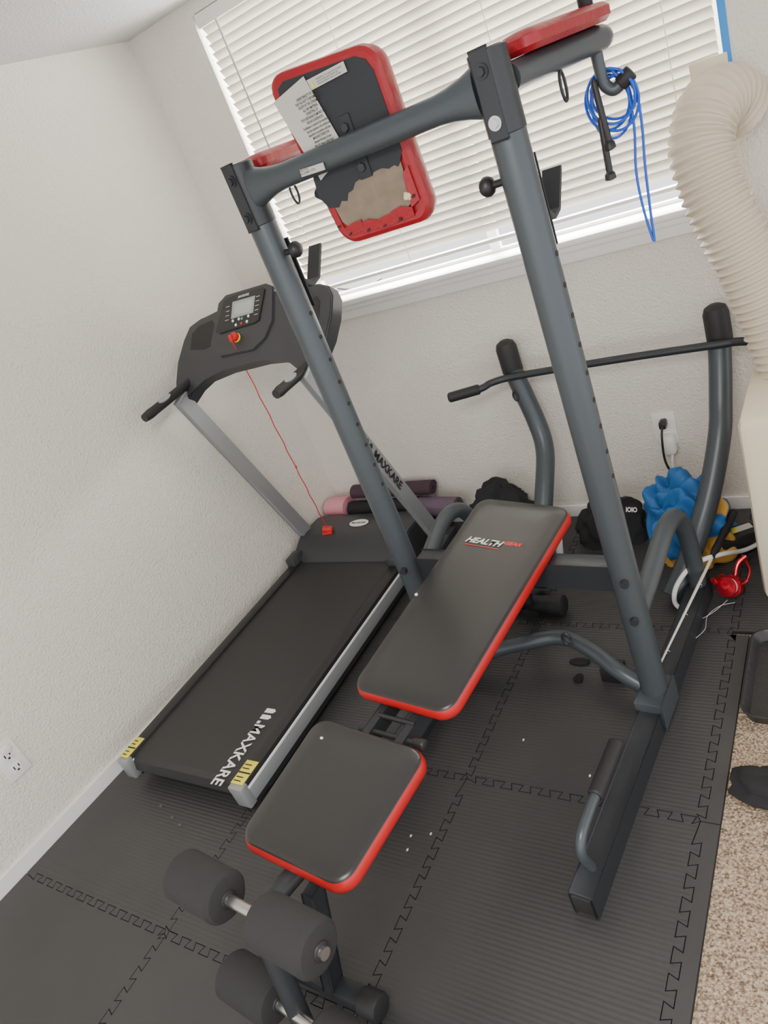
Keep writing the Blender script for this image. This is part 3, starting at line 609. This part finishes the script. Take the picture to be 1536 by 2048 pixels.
bm=B(); tube(bm,[rc_-dd*.03,rc_-dd*.025,rc_-dd*.01,rc_+dd*.004,rc_+dd*.006],[.022,.034,.038,.038,.030],28); reel=obj('reel_body',bm,METR,fr)
bm=B(); tube(bm,[rc_+dd*.006,rc_+dd*.007,rc_+dd*.024,rc_+dd*.025],[.022,.028,.028,.022],24); obj('line_spool',bm,mat('fishing_line',(.7,.55,.5),.4),reel)
bm=B(); tube(bm,[rc_+dd*.024,rc_+dd*.025,rc_+dd*.030,rc_+dd*.034],[.030,.034,.034,.022],28); rod(bm,rc_+dd*.03,rc_+dd*.044,.012,16,.003); obj('spool_cap',bm,METR,reel)
bm=B(); tube(bm,cat([rc_-dd*.02,P(1475,1130,z=.10),P(1492,1112,z=.12)],6),.007,10); obj('reel_stem',bm,METR,reel)
bm=B(); tube(bm,cat([rc_,P(1490,1165,z=.08),P(1500,1140,z=.1),P(1485,1110,z=.11)],6),.004,8); obj('bail_arm',bm,METR,reel)
bm=B(); tube(bm,cat([rc_-dd*.012,P(1445,1150,z=.075),P(1430,1166,z=.08)],5),.004,8); kn=P(1430,1166,z=.08); tube(bm,[kn,kn+V((-.004,-.005,.018))],.009,10); obj('crank_handle',bm,METR,reel)
def wig(pix): return cat([P(x,y,z=.015+.01*(i%2)) for i,(x,y) in enumerate(pix)],6)
for pix in (((1455,1200),(1430,1222),(1400,1240),(1370,1258),(1350,1268)),((1470,1205),(1440,1212),(1415,1232),(1410,1258),(1390,1278))):
    bm=B(); tube(bm,wig(pix),.0007,5); obj('loose_line',bm,WHT,reel)
bm=B(); tube(bm,cat([P(x,y,z=zz) for x,y,zz in ((1530,1080,.03),(1490,1100,.05),(1445,1108,.12),(1405,1120,.15),(1375,1140,.14),(1352,1175,.10),(1350,1205,.05),(1368,1220,.03),(1385,1215,.03))],6),.008,10); obj('white_cable',bm,TRIM,label='thick white cable looping beside the fishing rod',cat='cable')
bxo=thing('power_brick','black power supply with a printed label near the air conditioner','power supply',P(1475,1085,z=0))
bm=B(); c=P(1478,1078,z=.05); Rz=Matrix.Rotation(.55,3,'Z'); box(bm,c,(.15,.08,.08),Rz,.01); obj('case',bm,BLK,bxo)
bm=B(); box(bm,c+V((0.01,0.01,.041)),(.075,.032,.001),Rz); pl=obj('rating_label',bm,PAPER,bxo)
bm=B(); box(bm,c+V((0.01,0.01,0))+Rz@V((-.025,0,.042)),(.02,.032,.001),Rz); obj('label_block',bm,YEL,pl)
a=P(1116,1066,z=.13); bm=B(); rod(bm,a,P(1121,1118,z=.005),.015,12,.003); obj('white_tube',bm,TRIM,label='short white plastic tube standing behind the bench head',cat='tube')
bm=B(); cx,cy=-.115,1.735
def ringv(ins,z): return [bm.verts.new((cx+x,cy+y,z)) for x,y in rrect(.53,.37,.05,ins)]
R_=[ringv(0.014,FZ+.001),ringv(.004,.022),ringv(0,.026),ringv(.006,.028),ringv(.012,.022),ringv(.024,-.002)]
for i in range(5):
    for k in range(len(R_[0])): bm.faces.new((R_[i][k],R_[i][(k+1)%28],R_[i+1][(k+1)%28],R_[i+1][k]))
bm.faces.new(R_[5]); obj('boot_tray',bm,mat('black_tray',(.022,.022,.023),.4,bump=(40,.6,.004)),label='shallow black plastic tray on the carpet at the right edge',cat='tray')
bm=B(); blob(bm,P(1530,1572,z=.01),(.085,.065,.028),7,.35,1.3,floor=FZ,fold=.10); obj('black_sock',bm,CLOTH,label='black sock lying on the beige carpet',cat='sock')
def scrap(name,lab,px,py,s,m,seed,cat_,grp=None):
    bm=B(); c=P(px,py,z=.001); n=9; prism(bm,[c+V((s[0]*math.cos(2*math.pi*k/n)*(.7+.5*abs(noise.noise(V((k*1.7,seed,0))))),s[1]*math.sin(2*math.pi*k/n)*(.7+.5*abs(noise.noise(V((seed,k*1.3,2)))) ),0)) for k in range(n)],(0,0,s[2]))
    obj(name,bm,m,label=lab,cat=cat_,group=grp)
SCR=mat('torn_black_foam',(.006,.006,.007),.8)
scrap('foam_scrap','larger torn black foam scrap on the mat behind the bench',1160,1325,(.05,.022,.006),SCR,3,'scrap')
scrap('foam_scrap','small torn black foam scrap just below the larger one',1158,1358,(.02,.03,.006),SCR,8,'scrap')
for i,(x,y) in enumerate(((822,1672),(815,1700),(937,1392),(862,1668),(1047,1480),(1222,1340),(1180,1552))):
    scrap('lint_bit','tiny pale lint bit scattered on the black mat',x,y,(.004,.006,.002),WHT,i,'lint','lint bits on the mat')
FLF=mat('grey_fluff',(.12,.12,.12),.9)
for i,(x,y) in enumerate(((322,1612),(345,1635),(360,1650))):
    scrap('dust_fluff','grey fluff on the mat below the end of the treadmill',x,y,(.010,.006,.002),FLF,i+20,'lint','grey fluff by the treadmill')
# ================= LIGHT =================
w=bpy.data.worlds.new('world'); sc.world=w; w.use_nodes=True; bg=w.node_tree.nodes['Background']; bg.inputs[0].default_value=(.98,.98,1,1); bg.inputs[1].default_value=2.2
def area(name,loc,rot,sx,sy,pw,c=(1,1,1)):
    l=bpy.data.lights.new(name,'AREA'); l.shape='RECTANGLE'; l.size=sx; l.size_y=sy; l.energy=pw; l.color=c
    o=bpy.data.objects.new(name,l); col.objects.link(o); o.location=loc; o.rotation_euler=rot; return o
area('window_daylight',((WX0+WX1)/2,YB+.6,2.05),(math.radians(-75),0,0),2.2,1.4,460,(1,.98,.94))
area('added_ceiling_fill',(-.3,-.3,2.38),(0,0,0),1.0,1.0,62,(1,.95,.87))  # unseen fill lamp added under the ceiling to brighten the interior
